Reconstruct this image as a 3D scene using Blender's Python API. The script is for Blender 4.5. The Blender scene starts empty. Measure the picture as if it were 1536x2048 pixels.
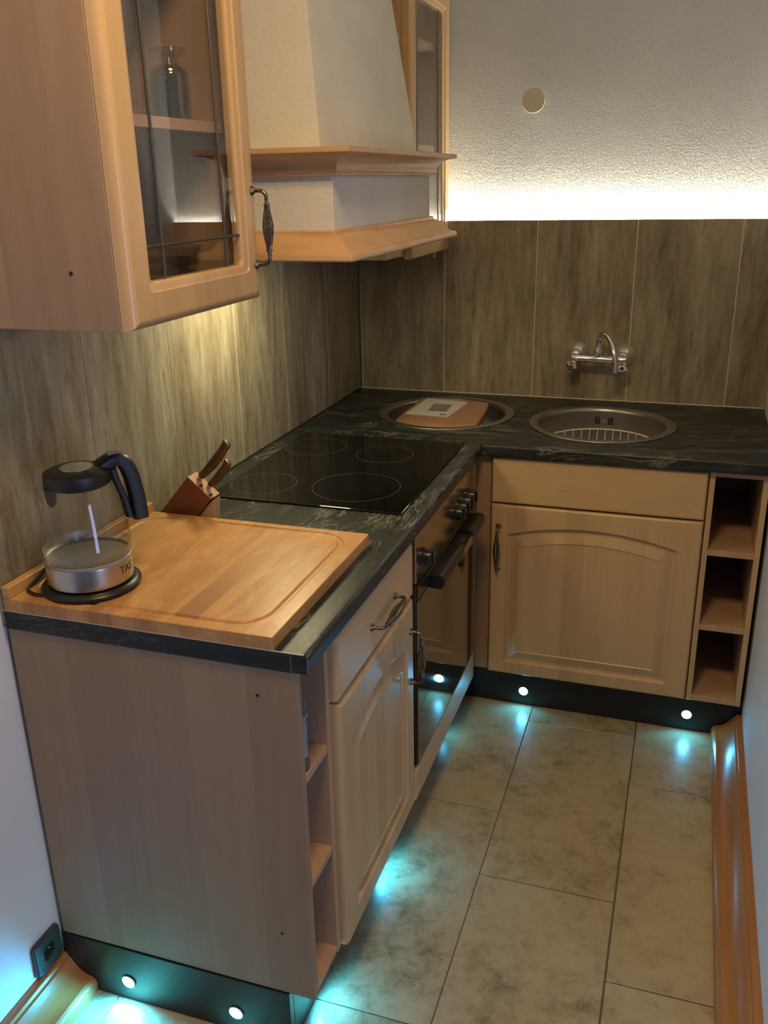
import bpy, bmesh, math, random
from mathutils import Vector, Matrix
random.seed(7)
S = bpy.context.scene
COL = S.collection
PI = math.pi

# ------------------------------------------------------------------ camera
yaw, pitch, roll = 0.3277, -0.3515, -0.0205
FPX = 1802.5
fw = Vector((-math.sin(yaw)*math.cos(pitch), math.cos(yaw)*math.cos(pitch), math.sin(pitch)))
rt = Vector((math.cos(yaw), math.sin(yaw), 0)); up = rt.cross(fw)
rr = math.cos(roll)*rt + math.sin(roll)*up
uu = -math.sin(roll)*rt + math.cos(roll)*up
cd = bpy.data.cameras.new('camera'); cam = bpy.data.objects.new('camera', cd); COL.objects.link(cam)
cd.sensor_fit = 'AUTO'; cd.sensor_width = 36.0; cd.lens = 36.0*FPX/2048.0
cd.clip_start = 0.05
M = Matrix(((rr.x, uu.x, -fw.x), (rr.y, uu.y, -fw.y), (rr.z, uu.z, -fw.z))).to_4x4()
M.translation = Vector((1.1352, -3.1017, 1.6064)); cam.matrix_world = M
S.camera = cam

# ------------------------------------------------------------------ world, lights, exposure
S.view_settings.view_transform = 'Standard'
try: S.view_settings.look = 'None'
except Exception: pass
S.view_settings.gamma = 1.0; S.view_settings.exposure = 0.0
S.view_settings.use_curve_mapping = False
w = bpy.data.worlds.new('world'); S.world = w; w.use_nodes = True
w.node_tree.nodes['Background'].inputs[0].default_value = (0.62, 0.72, 1.0, 1)
w.node_tree.nodes['Background'].inputs[1].default_value = 0.16

def area(name, loc, target, size, power, color, size_y=None):
    l = bpy.data.lights.new(name, 'AREA'); l.energy = power; l.color = color
    l.shape = 'RECTANGLE'; l.size = size; l.size_y = size_y or size
    o = bpy.data.objects.new(name, l); COL.objects.link(o); o.location = loc
    d = Vector(target)-Vector(loc); o.rotation_euler = d.to_track_quat('-Z', 'Y').to_euler()
    return o
# the warm ceiling lamp of the room behind the camera and the daylight window on its right
area('ceiling_lamp_light', (0.85, -2.22, 2.44), (0.8, -1.8, 0.0), 0.30, 17, (1.0, 0.67, 0.29))
area('window_daylight', (2.9, -3.3, 1.0), (0.2, -1.9, 0.4), 0.45, 19, (0.46, 0.61, 1.0), 1.5)

# ------------------------------------------------------------------ helpers: objects
def link(name, bm, mat, loc=(0, 0, 0), parent=None, smooth=False):
    """mesh is given in world coordinates; the object's origin goes to loc (or its root's origin)."""
    bmesh.ops.recalc_face_normals(bm, faces=bm.faces)
    org = Vector(loc)
    if parent is not None:
        org = parent['_o'] if '_o' in parent else Vector((0, 0, 0)); org = Vector(org)
    bmesh.ops.translate(bm, verts=bm.verts, vec=-org)
    if smooth:
        for f in bm.faces: f.smooth = True
    me = bpy.data.meshes.new(name); bm.to_mesh(me); bm.free()
    if smooth and smooth != 'all':
        try: me.set_sharp_from_angle(angle=math.radians(38))
        except Exception: pass
    ms = mat if isinstance(mat, (list, tuple)) else [mat]
    for m in ms: me.materials.append(m)
    o = bpy.data.objects.new(name, me); COL.objects.link(o)
    if smooth:
        wm = o.modifiers.new('weighted_normals', 'WEIGHTED_NORMAL'); wm.keep_sharp = True; wm.weight = 100
    if parent is None: o.location = org
    else: o.parent = parent
    o['_o'] = tuple(org)
    return o
def root(name, label, cat, loc, group=None):
    o = bpy.data.objects.new(name, None); COL.objects.link(o); o.location = loc
    o.empty_display_size = 0.05
    o['label'] = label; o['category'] = cat; o['_o'] = tuple(loc)
    if group: o['group'] = group
    return o
def tag(o, label, cat, group=None):
    o['label'] = label; o['category'] = cat
    if group: o['group'] = group
    return o
def struct(name, bm, mat, **k):
    o = link(name, bm, mat, **k); o['kind'] = 'structure'; return o

# ------------------------------------------------------------------ helpers: shapes
def BM(): return bmesh.new()
def box(bm, x0, x1, y0, y1, z0, z1, bev=0, seg=2):
    b = bmesh.new()
    bmesh.ops.create_cube(b, size=1)
    for v in b.verts:
        v.co = Vector((x0+(v.co.x+.5)*(x1-x0), y0+(v.co.y+.5)*(y1-y0), z0+(v.co.z+.5)*(z1-z0)))
    if bev: bmesh.ops.bevel(b, geom=b.edges[:], offset=bev, segments=seg, affect='EDGES', profile=.5)
    merge(bm, b); return bm
def merge(bm, b, mat=None):
    if mat is not None: bmesh.ops.transform(b, matrix=mat, verts=b.verts)
    me = bpy.data.meshes.new('tmp'); b.to_mesh(me); b.free(); bm.from_mesh(me); bpy.data.meshes.remove(me)
def loft(bm, rings, closed=True, cap0=True, cap1=True):
    V = [[bm.verts.new(p) for p in r] for r in rings]
    n = len(V[0]); m = n if closed else n-1
    for a, b in zip(V, V[1:]):
        for i in range(m):
            j = (i+1) % n
            try: bm.faces.new((a[i], a[j], b[j], b[i]))
            except ValueError: pass
    if cap0: bm.faces.new(V[0][::-1])
    if cap1: bm.faces.new(V[-1])
    return V
def tube(bm, pts, rad, n=12, caps=True, flute=None, closed=False):
    pts = [Vector(p) for p in pts]; N = len(pts)
    rs = rad if isinstance(rad, (list, tuple)) else [rad]*N
    T = []
    for i in range(N):
        a = pts[i-1] if (i > 0 or closed) else pts[i]; b = pts[(i+1) % N] if (i < N-1 or closed) else pts[i]
        T.append((b-a).normalized())
    ref = Vector((0, 0, 1)) if abs(T[0].z) < .9 else Vector((1, 0, 0))
    nrm = T[0].cross(ref).normalized(); rings = []
    for i in range(N):
        nrm = (nrm - T[i]*nrm.dot(T[i])).normalized(); bi = T[i].cross(nrm)
        ring = []
        for k in range(n):
            a = 2*PI*k/n; r = rs[i]
            if flute and flute[i]: r *= 1+flute[i]*(1 if k % 2 else -1)
            ring.append(pts[i]+nrm*(math.cos(a)*r)+bi*(math.sin(a)*r))
        rings.append(ring)
    if closed: rings.append(rings[0]); caps = False
    if closed:
        V = [[bm.verts.new(p) for p in r] for r in rings[:-1]]
        for i in range(len(V)):
            a, b = V[i], V[(i+1) % len(V)]
            for k in range(n): bm.faces.new((a[k], a[(k+1) % n], b[(k+1) % n], b[k]))
    else: loft(bm, rings, True, caps, caps)
def lathe(bm, prof, c, n=40, axis='z', cap0=True, cap1=True, direction=None):
    """prof = [(r, h)]; around an axis through c"""
    c = Vector(c)
    if direction is not None: A = Vector(direction).normalized()
    else: A = {'x': Vector((1, 0, 0)), 'y': Vector((0, 1, 0)), 'z': Vector((0, 0, 1))}[axis]
    ref = Vector((1, 0, 0)) if abs(A.x) < .9 else Vector((0, 1, 0))
    U = (ref-A*ref.dot(A)).normalized(); W = A.cross(U)
    rings = [[c+A*h+U*(max(r, 1e-5)*math.cos(2*PI*k/n))+W*(max(r, 1e-5)*math.sin(2*PI*k/n)) for k in range(n)] for r, h in prof]
    loft(bm, rings, True, cap0, cap1)
def sweep(bm, prof, path, caps=True):
    """prof [(out, z)] closed outline; path [(x, y)] - outward is the right-hand side; mitred corners"""
    P = [Vector((p[0], p[1])) for p in path]; N = len(P); rings = []
    for i in range(N):
        d = []
        if i > 0: d.append((P[i]-P[i-1]).normalized())
        if i < N-1: d.append((P[i+1]-P[i]).normalized())
        ns = [Vector((t.y, -t.x)) for t in d]
        if len(ns) == 2:
            m = (ns[0]+ns[1]).normalized(); m = m/max(.2, m.dot(ns[0]))
        else: m = ns[0]
        rings.append([Vector((P[i].x+m.x*o, P[i].y+m.y*o, z)) for o, z in prof])
    loft(bm, rings, True, caps, caps)
def prism(bm, poly, a, b):
    """poly: list of 3D points (planar), extruded by vector from a to b"""
    d = Vector(b)-Vector(a)
    loft(bm, [[Vector(p) for p in poly], [Vector(p)+d for p in poly]])
def arch_ring(u0, u1, v0, v1, w, rise=0, n=16):
    pts = []
    for i in range(n+1): pts.append((u0+(u1-u0)*i/n, v0, w))
    for i in range(n+1):
        t = 1-2*i/n
        pts.append((u1+(u0-u1)*i/n, v1+rise*(1-t*t), w))
    return pts
def round_ring(u0, u1, v0, v1, w, r, k=6):
    r = max(r, 1e-4); pts = []
    for cx, cy, a0 in ((u1-r, v0+r, -PI/2), (u1-r, v1-r, 0), (u0+r, v1-r, PI/2), (u0+r, v0+r, PI)):
        for i in range(k+1):
            a = a0+PI/2*i/k; pts.append((cx+r*math.cos(a), cy+r*math.sin(a), w))
    return pts
def smooth_path(ctrl, n=8, floor=None):
    out = []
    P = [Vector(p) for p in ctrl]
    for i in range(len(P)-1):
        p0, p1, p2, p3 = P[max(i-1, 0)], P[i], P[i+1], P[min(i+2, len(P)-1)]
        for j in range(n):
            t = j/n; out.append(.5*((2*p1)+(-p0+p2)*t+(2*p0-5*p1+4*p2-p3)*t*t+(-p0+3*p1-3*p2+p3)*t**3))
    out.append(P[-1])
    if floor is not None: out = [Vector((p.x, p.y, max(p.z, floor))) for p in out]
    return out
FX = lambda p: Vector((p[2], p[0], p[1]))      # front facing +x : u=y v=z w=x
FY = lambda p: Vector((p[0], -p[2], p[1]))     # front facing -y : u=x v=z w=-y
FZ = lambda p: Vector((p[0], p[1], p[2]))      # top facing +z
def plate(bm, f, u0, u1, v0, v1, w0, w1, rnd=.008, panel=None, seg=4, n=16):
    """cabinet front: slab from depth w0 to w1 with rounded front edge; panel=(pu0,pu1,pv0,pv1,rise)"""
    rings = [arch_ring(u0, u1, v0, v1, w0, 0, n)]
    if rnd:
        for i in range(seg+1):
            a = PI/2*i/seg; ins = rnd*(1-math.cos(a)); d = rnd*(1-math.sin(a))
            rings.append(arch_ring(u0+ins, u1-ins, v0+ins, v1-ins, w1-d, 0, n))
    else: rings.append(arch_ring(u0, u1, v0, v1, w1, 0, n))
    if panel:
        pu0, pu1, pv0, pv1, rise = panel
        for ins, d in ((0, 0), (.003, .003), (.006, .009), (.011, .0105), (.015, .0095), (.037, .0008), (.0395, .0008), (.0415, .0028), (.045, .0030)):
            k = 1-ins/.22
            rings.append(arch_ring(pu0+ins, pu1-ins, pv0+ins, pv1-ins, w1-d, rise*k, n))
    V = loft(bm, [[f(p) for p in r] for r in rings], True, True, False)[-1]
    for i in range(n):
        a, b, c, d = V[i], V[i+1], V[2*n+1-i-1], V[2*n+1-i]
        try: bm.faces.new((a, b, c, d))
        except ValueError: pass
def bow_handle(bm, f, u, v, w, L=.128, vertical=True, proj=.028, flip=1):
    """antique bow pull: two flared feet, round arms, fluted spindle; (u, v) = centre"""
    pts, rad, flu = [], [], []
    def add(t, h, r, fl=0):
        p = (u, v+t, w+h) if vertical else (u+t, v, w+h)
        pts.append(f(p)); rad.append(r); flu.append(fl)
    h = L/2; P = proj
    add(-h, 0, .0085); add(-h, .002, .0088); add(-h, .004, .0075); add(-h, .007, .0045); add(-h, .010, .0037)
    add(-h, P*.55, .0036)
    R = P*.45
    for i in range(1, 6):
        a = PI/2*i/5; add(-h+R*(1-math.cos(a)), P*.55+R*math.sin(a), .0037)
    s0 = -h+R+.012
    add(s0-.003, P, .0038); add(s0-.002, P, .0062); add(s0+.001, P, .0062); add(s0+.002, P, .0042)
    s1 = -s0; m = 10
    for i in range(m+1):
        t = i/m; r = .0046+.0046*math.sin(PI*t)**1.3
        add(s0+.003+(s1-s0-.006)*t, P, r, .16)
    add(s1-.002, P, .0042); add(s1-.001, P, .0062); add(s1+.002, P, .0062); add(s1+.003, P, .0038)
    for i in range(0, 5):
        a = PI/2*(1-i/5); add(h-R*(1-math.cos(a)), P*.55+R*math.sin(a), .0037)
    add(h, P*.55, .0036); add(h, .010, .0037); add(h, .007, .0045); add(h, .004, .0075); add(h, .002, .0088); add(h, 0, .0085)
    tube(bm, pts, rad, 14, True, flu)

# ------------------------------------------------------------------ materials
def mat(name, col=(.5, .5, .5), rough=.5, metal=0, spec=.5, **k):
    m = bpy.data.materials.new(name); m.use_nodes = True
    b = m.node_tree.nodes['Principled BSDF']
    b.inputs['Base Color'].default_value = (*col, 1); b.inputs['Roughness'].default_value = rough
    b.inputs['Metallic'].default_value = metal; b.inputs['Specular IOR Level'].default_value = spec
    if 'coat' in k: b.inputs['Coat Weight'].default_value = k['coat']; b.inputs['Coat Roughness'].default_value = k.get('coat_rough', .1)
    if 'emit' in k:
        b.inputs['Emission Color'].default_value = (*k['emit'], 1); b.inputs['Emission Strength'].default_value = k['power']
    return m
class G:
    """little node-graph writer"""
    def __init__(s, m): s.nt = m.node_tree; s.b = s.nt.nodes['Principled BSDF']
    def n(s, t, **k):
        x = s.nt.nodes.new(t)
        for a, v in k.items(): setattr(x, a, v)
        return x
    def l(s, a, b): s.nt.links.new(a, b)
    def coords(s, scale=(1, 1, 1), world=True):
        if world: o = s.n('ShaderNodeNewGeometry').outputs['Position']
        else: o = s.n('ShaderNodeTexCoord').outputs['Object']
        mp = s.n('ShaderNodeMapping'); mp.inputs['Scale'].default_value = scale
        s.l(o, mp.inputs['Vector']); return mp.outputs['Vector']
    def noise(s, vec, scale=5, detail=4, rough=.55, dist=0):
        x = s.n('ShaderNodeTexNoise'); x.inputs['Scale'].default_value = scale; x.inputs['Detail'].default_value = detail
        x.inputs['Roughness'].default_value = rough; x.inputs['Distortion'].default_value = dist
        s.l(vec, x.inputs['Vector']); return x.outputs['Fac']
    def ramp(s, fac, stops, interp='LINEAR'):
        x = s.n('ShaderNodeValToRGB'); x.color_ramp.interpolation = interp
        e = x.color_ramp.elements
        while len(e) < len(stops): e.new(.5)
        for q, (p, c) in zip(e, stops):
            q.position = p; q.color = (*c, 1) if len(c) == 3 else c
        s.l(fac, x.inputs['Fac']); return x.outputs['Color']
    def mix(s, a, b, fac, mode='MIX'):
        x = s.n('ShaderNodeMix', data_type='RGBA', blend_type=mode)
        for v, i in ((fac, 0), (a, 6), (b, 7)):
            if hasattr(v, 'is_output'): s.l(v, x.inputs[i])
            elif i: x.inputs[i].default_value = (*v, 1)
            else: x.inputs[0].default_value = v
        return x.outputs[2]
    def math(s, op, a, b=None):
        x = s.n('ShaderNodeMath', operation=op)
        for i, v in enumerate((a, b)):
            if v is None: continue
            if hasattr(v, 'is_output'): s.l(v, x.inputs[i])
            else: x.inputs[i].default_value = v
        return x.outputs[0]
    def bump(s, h, strength=.3, dist=.002):
        x = s.n('ShaderNodeBump'); x.inputs['Strength'].default_value = strength; x.inputs['Distance'].default_value = dist
        s.l(h, x.inputs['Height']); s.l(x.outputs['Normal'], s.b.inputs['Normal'])
    def color(s, c): s.l(c, s.b.inputs['Base Color'])
    def rough(s, r): s.l(r, s.b.inputs['Roughness'])

def wood(name, c0, c1, c2, stave=.055, along='z', rough=.38, coat=.12, seed=0.0, stave_amt=.5, jump=0):
    m = mat(name, c1, rough, coat=coat, coat_rough=.2); g = G(m)
    pos = g.n('ShaderNodeNewGeometry').outputs['Position']
    sep = g.n('ShaderNodeSeparateXYZ'); g.l(pos, sep.inputs[0])
    X, Y, Z = sep.outputs
    if along == 'z': across = g.math('ADD', X, Y); lon = Z; third = g.math('SUBTRACT', X, Y)
    elif along == 'h': across = Z; lon = g.math('ADD', X, Y); third = g.math('SUBTRACT', X, Y)
    elif along == 'y': across = X; lon = Y; third = Z
    else: across = Y; lon = X; third = Z
    across = g.math('ADD', across, seed)
    idx = g.math('FLOOR', g.math('DIVIDE', across, stave))
    if jump:
        wn0 = g.n('ShaderNodeTexWhiteNoise', noise_dimensions='1D'); g.l(idx, wn0.inputs['W'])
        sl = g.math('FLOOR', g.math('DIVIDE', g.math('ADD', lon, g.math('MULTIPLY', wn0.outputs['Value'], 3.0)), jump))
        idx = g.math('ADD', idx, g.math('MULTIPLY', sl, 17.3))
    wn = g.n('ShaderNodeTexWhiteNoise', noise_dimensions='1D'); g.l(idx, wn.inputs['W'])
    cb = g.n('ShaderNodeCombineXYZ')
    g.l(g.math('ADD', g.math('MULTIPLY', across, 38.0), g.math('MULTIPLY', wn.outputs['Value'], 40.0)), cb.inputs[0])
    g.l(g.math('MULTIPLY', lon, 2.6), cb.inputs[1]); g.l(g.math('MULTIPLY', third, 8.0), cb.inputs[2])
    n1 = g.noise(cb.outputs[0], 1.0, 5, .6, .6)
    cb2 = g.n('ShaderNodeCombineXYZ'); g.l(g.math('MULTIPLY', across, 420.0), cb2.inputs[0]); g.l(g.math('MULTIPLY', lon, 22.0), cb2.inputs[1]); g.l(g.math('MULTIPLY', third, 50.0), cb2.inputs[2])
    n2 = g.noise(cb2.outputs[0], 1.0, 2, .5)
    f = g.math('ADD', g.math('MULTIPLY', n1, 1-stave_amt), g.math('MULTIPLY', wn.outputs['Value'], stave_amt))
    f = g.math('ADD', f, g.math('MULTIPLY', g.math('SUBTRACT', n2, .5), .28))
    g.color(g.ramp(f, [(.15, c0), (.5, c1), (.85, c2)]))
    g.rough(g.math('ADD', g.math('MULTIPLY', n2, .12), rough-.06))
    g.bump(n2, .05, .001)
    return m
beech = wood('beech_front', (.44, .285, .14), (.52, .345, .178), (.58, .395, .215), .058, stave_amt=.34, rough=.33, coat=.3)
beech_h = wood('beech_front_horizontal', (.47, .31, .155), (.54, .36, .187), (.59, .40, .22), .3, 'h', stave_amt=.15)
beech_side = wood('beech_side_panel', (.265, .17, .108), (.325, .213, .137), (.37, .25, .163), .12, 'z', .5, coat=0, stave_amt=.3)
beech_in = wood('beech_inside', (.38, .225, .14), (.45, .28, .175), (.50, .32, .2), .2, 'z', .5, stave_amt=.1)
beech_trim = wood('beech_moulding', (.44, .25, .115), (.54, .33, .165), (.6, .38, .2), .5, 'h', .55, coat=.05, stave_amt=.05)
board_wood = wood('pastry_board_wood', (.31, .135, .042), (.45, .22, .07), (.55, .30, .115), .046, 'y', .40, coat=.15, stave_amt=.3, jump=.33)
g = G(board_wood); src = g.b.inputs['Base Color'].links[0].from_socket
bl = g.noise(g.coords((9, 4, 9)), 1.6, 5, .65, .8)
cc0 = g.mix(src, (.66, .40, .17), g.ramp(bl, [(.48, (0, 0, 0)), (.75, (.6, .6, .6))]))
cc0 = g.mix(cc0, (.30, .12, .04), g.ramp(g.noise(g.coords((22, 3.5, 22)), 1.3, 5, .6, .5), [(.56, (0, 0, 0)), (.76, (.75, .75, .75))]))
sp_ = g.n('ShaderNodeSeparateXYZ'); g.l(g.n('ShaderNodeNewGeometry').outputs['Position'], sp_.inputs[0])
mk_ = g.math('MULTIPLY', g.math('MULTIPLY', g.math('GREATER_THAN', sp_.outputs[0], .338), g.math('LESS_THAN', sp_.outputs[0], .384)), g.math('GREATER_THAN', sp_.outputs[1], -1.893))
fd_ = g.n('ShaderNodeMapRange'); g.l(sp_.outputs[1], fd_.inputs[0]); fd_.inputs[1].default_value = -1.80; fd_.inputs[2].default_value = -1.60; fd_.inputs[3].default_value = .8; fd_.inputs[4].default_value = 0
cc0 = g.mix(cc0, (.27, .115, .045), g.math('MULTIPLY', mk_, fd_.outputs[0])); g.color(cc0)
board_edge = board_wood
skirt = wood('skirting_wood', (.27, .105, .026), (.33, .14, .04), (.38, .17, .055), .5, 'y', .32, coat=.25, stave_amt=.05)
block_wood = wood('knife_block_wood', (.16, .04, .014), (.20, .055, .018), (.24, .07, .024), .05, 'z', .45, stave_amt=.2)
block_top = wood('knife_block_end_grain', (.36, .19, .12), (.42, .23, .15), (.46, .27, .18), .05, 'z', .5, stave_amt=.2)
handle_wood = wood('knife_handle_wood', (.045, .014, .006), (.07, .02, .008), (.10, .032, .012), .03, 'z', .25, coat=.5, stave_amt=.2)
chop_wood = wood('sink_board_wood', (.29, .145, .08), (.36, .19, .11), (.42, .24, .15), .06, 'y', .45, stave_amt=.3)

plaster = mat('white_plaster', (.62, .62, .61), .85, spec=.2); g = G(plaster)
c = g.coords((1, 1, 1)); n1 = g.noise(c, 150, 3, .6, .5); n2 = g.noise(c, 330, 2, .5)
g.color(g.ramp(g.noise(c, 3, 2), [(.3, (.52, .535, .55)), (.7, (.58, .595, .61))]))
g.bump(g.math('ADD', n1, g.math('MULTIPLY', n2, .35)), 1.0, .005)
smooth_wall = mat('white_wall_paint', (.70, .71, .76), .7, spec=.3); g = G(smooth_wall)  # white paint, with the cool daylight's blue cast put into its colour
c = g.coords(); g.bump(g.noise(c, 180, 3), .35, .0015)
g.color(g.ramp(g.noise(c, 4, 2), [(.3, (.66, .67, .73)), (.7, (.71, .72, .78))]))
hood_plaster = mat('hood_plaster', (.66, .63, .54), .8, spec=.25); g = G(hood_plaster)
c = g.coords(); g.bump(g.noise(c, 60, 4, .6, 1.5), .5, .003)
g.color(g.ramp(g.noise(c, 7, 3), [(.3, (.60, .575, .49)), (.7, (.67, .645, .565))]))
ceil_paint = mat('ceiling_paint', (.75, .75, .73), .9)

def panel_mat():
    m = mat('weathered_wall_panel', (.2, .16, .1), .5, spec=.4); g = G(m)
    info = g.n('ShaderNodeObjectInfo')
    pos = g.n('ShaderNodeNewGeometry').outputs['Position']
    sep = g.n('ShaderNodeSeparateXYZ'); g.l(pos, sep.inputs[0]); X, Y, Z = sep.outputs
    a = g.math('ADD', g.math('ADD', X, Y), g.math('MULTIPLY', info.outputs['Random'], 37.0))
    def st(sa, sz):
        cb = g.n('ShaderNodeCombineXYZ'); g.l(g.math('MULTIPLY', a, sa), cb.inputs[0]); g.l(g.math('MULTIPLY', Z, sz), cb.inputs[1]); return cb.outputs[0]
    big = g.noise(st(12, 1.6), 1, 4, .6, .3); mid = g.noise(st(44, 5.5), 1, 6, .70, .35); fine = g.noise(st(300, 60), 1, 3, .6)
    f = g.math('ADD', g.math('MULTIPLY', big, .55), g.math('MULTIPLY', mid, .5)); f = g.math('ADD', f, g.math('MULTIPLY', g.math('SUBTRACT', fine, .5), .14))
    cc = g.ramp(f, [(.32, (.11, .08, .048)), (.44, (.20, .158, .10)), (.55, (.29, .245, .165)), (.68, (.39, .35, .255))])
    rust = g.ramp(g.noise(st(30, 7), 1, 5, .72, .4), [(.54, (0, 0, 0)), (.70, (1, 1, 1))])
    bw = g.n('ShaderNodeRGBToBW'); g.l(rust, bw.inputs[0])
    cc = g.mix(cc, (.10, .062, .033), g.math('MULTIPLY', bw.outputs[0], .6))
    g.color(cc); g.bump(g.math('ADD', mid, fine), .12, .001); return m
panel_m = panel_mat()
joint_m = mat('panel_joint_edge', (.60, .56, .43), .6)
def tile_mat():
    m = mat('travertine_tile', (.42, .37, .28), .33, spec=.45); g = G(m)
    info = g.n('ShaderNodeObjectInfo')
    pos = g.n('ShaderNodeNewGeometry').outputs['Position']
    off = g.n('ShaderNodeVectorMath', operation='ADD'); g.l(pos, off.inputs[0])
    sc = g.n('ShaderNodeVectorMath', operation='SCALE'); sc.inputs[0].default_value = (31, 17, 5); g.l(info.outputs['Random'], sc.inputs['Scale']); g.l(sc.outputs[0], off.inputs[1])
    v = off.outputs[0]
    big = g.noise(v, 4.5, 5, .62, .6); mid = g.noise(v, 24, 6, .74, .5); fine = g.noise(v, 130, 3, .6)
    f = g.math('ADD', g.math('MULTIPLY', big, .5), g.math('MULTIPLY', mid, .5)); f = g.math('ADD', f, g.math('MULTIPLY', g.math('SUBTRACT', fine, .5), .12))
    g.color(g.ramp(f, [(.34, (.16, .12, .068)), (.43, (.295, .235, .132)), (.51, (.39, .318, .185)), (.7, (.46, .385, .23))]))
    g.rough(g.math('ADD', g.math('MULTIPLY', mid, .16), .25)); g.bump(mid, .05, .001); return m
tile_m = tile_mat(); grout_m = mat('grout', (.16, .13, .095), .8)
def stone(name, along, amt=1.0):
    m = mat(name, (.02, .022, .024), .40, spec=.35); g = G(m)
    A = (lambda a, b: (a, b, a)) if along == 'y' else (lambda a, b: (b, a, a))
    def bw(c): x = g.n('ShaderNodeRGBToBW'); g.l(c, x.inputs[0]); return x.outputs[0]
    d = g.noise(g.coords(A(11, 3.0)), 1.0, 7, .66, 2.2)
    ridge = g.math('ABSOLUTE', g.math('SUBTRACT', d, .5))
    vein = bw(g.ramp(ridge, [(.0, (1, 1, 1)), (.010, (.55, .55, .55)), (.028, (0, 0, 0))]))
    mk = bw(g.ramp(g.noise(g.coords(A(9, 4.5)), 1.0, 4, .6, .5), [(.45, (0, 0, 0)), (.56, (1, 1, 1))]))
    sh = bw(g.ramp(g.noise(g.coords(A(95, 16)), 1.0, 3, .6, .8), [(.60, (0, 0, 0)), (.72, (1, 1, 1))]))
    mk2 = bw(g.ramp(g.noise(g.coords(A(7, 6)), 1.0, 3, .6, .5), [(.50, (0, 0, 0)), (.62, (1, 1, 1))]))
    base = g.ramp(g.noise(g.coords(A(26, 6)), 1.0, 6, .72, .6), [(.3, (.009, .0105, .011)), (.55, (.02, .0235, .023)), (.75, (.05, .055, .05))])
    f = g.math('MINIMUM', g.math('ADD', g.math('MULTIPLY', vein, g.math('MULTIPLY', mk, .9)), g.math('MULTIPLY', sh, g.math('MULTIPLY', mk2, .6))), .95)
    f = g.math('MULTIPLY', f, amt)
    g.color(g.mix(base, (.19, .185, .15), f))
    g.bump(g.noise(g.coords(A(40, 7)), 3, 4), .10, .0008); return m
stone_y, stone_x = stone('black_stone_lengthwise', 'y'), stone('black_stone_crosswise', 'x')
stone_end = stone('black_stone_end_edging', 'x', .35)
stone_edge = mat('worktop_white_edge_line', (.42, .40, .38), .5)
plinth_m = mat('black_plinth', (.012, .012, .013), .28, spec=.5)
steel = mat('brushed_steel', (.55, .53, .50), .28, 1.0)
sink_steel = mat('sink_steel', (.42, .40, .37), .34, 1.0); g = G(sink_steel)
g.rough(g.ramp(g.noise(g.coords((1, 1, 40)), 25, 3), [(.3, (.28, .28, .28)), (.7, (.42, .42, .42))]))
chrome = mat('chrome', (.80, .79, .77), .16, 1.0)
antique = mat('antique_brass_nickel', (.24, .20, .145), .33, 1.0); g = G(antique)
g.color(g.ramp(g.noise(g.coords(), 160, 3), [(.35, (.11, .09, .06)), (.65, (.30, .255, .19))]))
came_m = mat('lead_came', (.20, .19, .17), .4, 1.0)
white_wire = mat('white_coated_wire', (.75, .72, .66), .4)
black_plastic = mat('black_plastic', (.010, .010, .011), .42)
black_gloss = mat('black_gloss_plastic', (.008, .008, .009), .32)
grey_plastic = mat('grey_button', (.25, .25, .26), .4)
ceramic_glass = mat('black_ceramic_glass', (.004, .004, .004), .05, spec=.5)
zone_line = mat('hob_zone_print', (.085, .082, .076), .3)
oven_glass = mat('bronze_mirror_glass', (.25, .22, .175), .035, .92)
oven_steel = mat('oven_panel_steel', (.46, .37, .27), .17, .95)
oven_frame = mat('oven_dark_frame', (.035, .028, .024), .2, .3)
print_ink = mat('dark_ink', (.03, .025, .022), .6)
paper_m = mat('white_paper', (.55, .54, .52), .7); paper_grey = mat('grey_print', (.20, .195, .18), .7)
disc_m = mat('cream_cover', (.60, .57, .44), .6)
socket_m = mat('anthracite_socket', (.035, .042, .045), .35); dark_hole = mat('dark_hole', (.004, .004, .004), .6)
red_dot = mat('red_marker', (.45, .02, .02), .4); blue_dot = mat('blue_marker', (.02, .04, .3), .4)
bottle_label = mat('white_label', (.26, .24, .25), .6); seam_m = mat('worktop_seam', (.13, .125, .12), .5)
rosette_m = mat('satin_chrome', (.88, .87, .84), .36, 1.0)
def glass(name, tint=(1, 1, 1), rough=.0, ior=1.5, extra=0.0):
    m = bpy.data.materials.new(name); m.use_nodes = True; nt = m.node_tree; nt.nodes.clear()
    out = nt.nodes.new('ShaderNodeOutputMaterial'); mx = nt.nodes.new('ShaderNodeMixShader')
    tr = nt.nodes.new('ShaderNodeBsdfTransparent'); tr.inputs[0].default_value = (*tint, 1)
    gl = nt.nodes.new('ShaderNodeBsdfGlossy'); gl.inputs['Roughness'].default_value = rough
    # thin sheet: Schlick reflectance from the facing angle, the same for both sides of the sheet
    lw = nt.nodes.new('ShaderNodeLayerWeight'); lw.inputs['Blend'].default_value = .5
    pw = nt.nodes.new('ShaderNodeMath'); pw.operation = 'POWER'; pw.inputs[1].default_value = 5
    ml = nt.nodes.new('ShaderNodeMath'); ml.operation = 'MULTIPLY_ADD'; ml.use_clamp = True; ml.inputs[1].default_value = .95; ml.inputs[2].default_value = .04+extra
    nt.links.new(lw.outputs['Facing'], pw.inputs[0]); nt.links.new(pw.outputs[0], ml.inputs[0]); nt.links.new(ml.outputs[0], mx.inputs[0])
    nt.links.new(tr.outputs[0], mx.inputs[1]); nt.links.new(gl.outputs[0], mx.inputs[2]); nt.links.new(mx.outputs[0], out.inputs[0])
    return m
pane_glass = glass('cabinet_pane_glass', (.95, .94, .92), .0, 1.5, .03)
kettle_glass = glass('kettle_glass', (.90, .90, .88), .0, 1.5, .02)
ware_glass = glass('glassware_glass', (.93, .94, .95), .06, 1.5, .09)
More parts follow.
